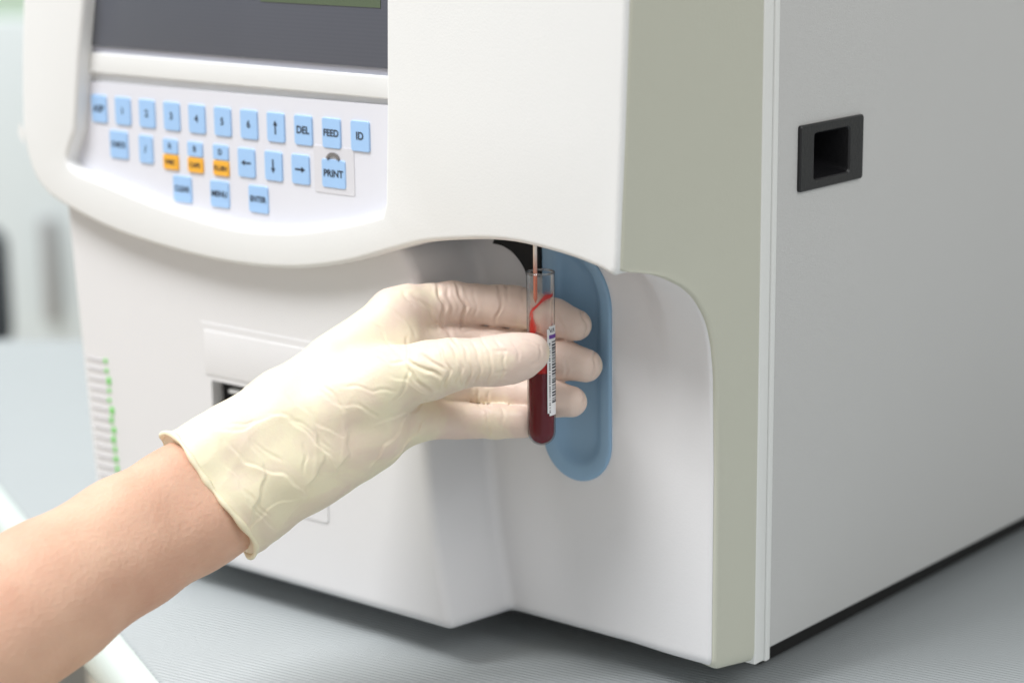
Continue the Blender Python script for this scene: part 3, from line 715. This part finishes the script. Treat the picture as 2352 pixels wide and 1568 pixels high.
top=ext(poly,TZ-.028,TZ,M_table,"table_top",.004,TB)
e=Vector((.9023,-.4311,0)).normalized(); nn=Vector((-.4311,-.9023,0)).normalized()
bm=bmesh.new(); p0=Vector((-.945,.180,TZ)); L_=2.05; prof=[(.0,.0008),(.004,.0012),(.009,.0),(.0125,-.004),(.014,-.010),(.0125,-.022),(.006,-.030),(.0,-.031)]
grid_mesh(bm,[[tuple(p0+e*s+nn*a+Vector((0,0,b))) for a,b in prof] for s in (0,L_)]); bmesh.ops.recalc_face_normals(bm,faces=bm.faces)
mobj("edge_strip",bm,M_edge,TB,60)
M_leg=mat("leg_steel",(.45,.46,.47),.4,.03,metal=.3)
for x,y in ((-.80,.22),(.85,-.60),(1.4,.55),(.5,1.15)):
    bm=bmesh.new(); add_box(bm,x-.02,x+.02,y-.02,y+.02,-.75,TZ-.029,.003); mobj("leg",bm,M_leg,TB)
M_floor=mat("beige_floor",(.66,.58,.47),.5,.06,3); M_wall=mat("pale_wall",(.78,.82,.80),.7,.03,1.5)
bm=bmesh.new(); add_box(bm,-7,5,-4,7,-.80,-.75); fl=mobj("floor",bm,M_floor,None,0); fl["kind"]="structure"; fl["label"]="beige lab floor"
bm=bmesh.new(); add_box(bm,-7,5,3.4,3.5,-.75,2.4); w=mobj("wall",bm,M_wall,None,0); w["kind"]="structure"; w["label"]="pale painted wall"
bm=bmesh.new(); add_box(bm,-3.6,-3.5,-4,3.4,-.75,2.4); w=mobj("wall",bm,M_wall,None,0); w["kind"]="structure"; w["label"]="pale painted wall"
CB=bpy.data.objects.new("cabinet",None); link(CB); CB.location=(-2.35,1.15,-.75); CB.rotation_euler=(0,0,math.radians(40)); CB["label"]="blurred pale green lab cabinet by the wall"; CB["category"]="cabinet"
M_cab=mat("pale_green_cabinet",(.60,.74,.60),.5,.03,3); M_glassd=mat("cabinet_glass",(.62,.75,.80),.2,.04,3); M_door=mat("bluish_white_door",(.72,.79,.81),.4,.03,3)
bm=bmesh.new(); add_box(bm,-.6,.6,-.2,.2,0,2.2,.01); mobj("carcass",bm,M_cab,CB)
for x in (-.3,.3):
    bm=bmesh.new(); add_box(bm,x-.24,x+.24,-.225,-.203,.95,2.1,.006); d=mobj("door",bm,M_glassd,CB)
    bm=bmesh.new(); add_box(bm,x-.24,x+.24,-.225,-.203,.08,.88,.006); d=mobj("door",bm,M_door,CB)
    bm=bmesh.new(); add_box(bm,x-.02,x+.0,-.25,-.228,.45,.6,.004); mobj("handle",bm,M_leg,d)
CH=bpy.data.objects.new("office_chair",None); link(CH); CH.location=(-1.330,.440,-.75); CH.rotation_euler=(0,0,math.radians(70)); CH["label"]="dark grey office chair out of focus beside the table"; CH["category"]="chair"
M_chair=mat("dark_fabric",(.07,.085,.10),.8,.1,80); 
bm=bmesh.new(); add_box(bm,-.22,.22,-.22,.22,.40,.46,.03,4); mobj("seat",bm,M_chair,CH)
bm=bmesh.new(); add_box(bm,-.20,.20,.20,.25,.565,.705,.022,4); mobj("backrest",bm,M_chair,CH)
bm=bmesh.new(); add_box(bm,-.03,.03,.205,.23,.42,.60,.005); mobj("backrest_support",bm,M_leg,CH)
bm=bmesh.new(); add_box(bm,-.025,.025,-.025,.025,.05,.41,.005)
for k in range(5):
    a=k*2*math.pi/5; 
    for s in np.linspace(.0,.27,7): add_box(bm,math.cos(a)*s-.03,math.cos(a)*s+.03,math.sin(a)*s-.03,math.sin(a)*s+.03,.04,.08)
mobj("base",bm,M_leg,CH)

# ================================================================= LIGHT
w=bpy.data.worlds.new("World"); sc.world=w; w.use_nodes=True; bg=w.node_tree.nodes["Background"]; bg.inputs[0].default_value=(1,.995,.985,1); bg.inputs[1].default_value=.47
def area(name,loc,tgt,size,power,col=(1,1,1)):
    l=bpy.data.lights.new(name,'AREA'); l.shape='RECTANGLE'; l.size=size[0]; l.size_y=size[1]; l.energy=power; l.color=col
    o=bpy.data.objects.new(name,l); COL.objects.link(o); o.location=loc; o.rotation_euler=(Vector(tgt)-Vector(loc)).to_track_quat('-Z','Y').to_euler(); return o
area("ceiling_panel",(-.70,-1.10,2.05),(-.15,0,.1),(1.1,.8),58,(1,1,1))
area("side_fill",(1.35,.0,1.35),(0,.15,.2),(1.0,.8),9.5,(1,1,.99))  # unseen fill added to brighten the right side panel
area("background_fill",(-2.2,.2,2.3),(-2.4,1.2,0),(1.4,1.4),42,(1,1,1))  # fill lamp added to lift the blurred background, no known fixture
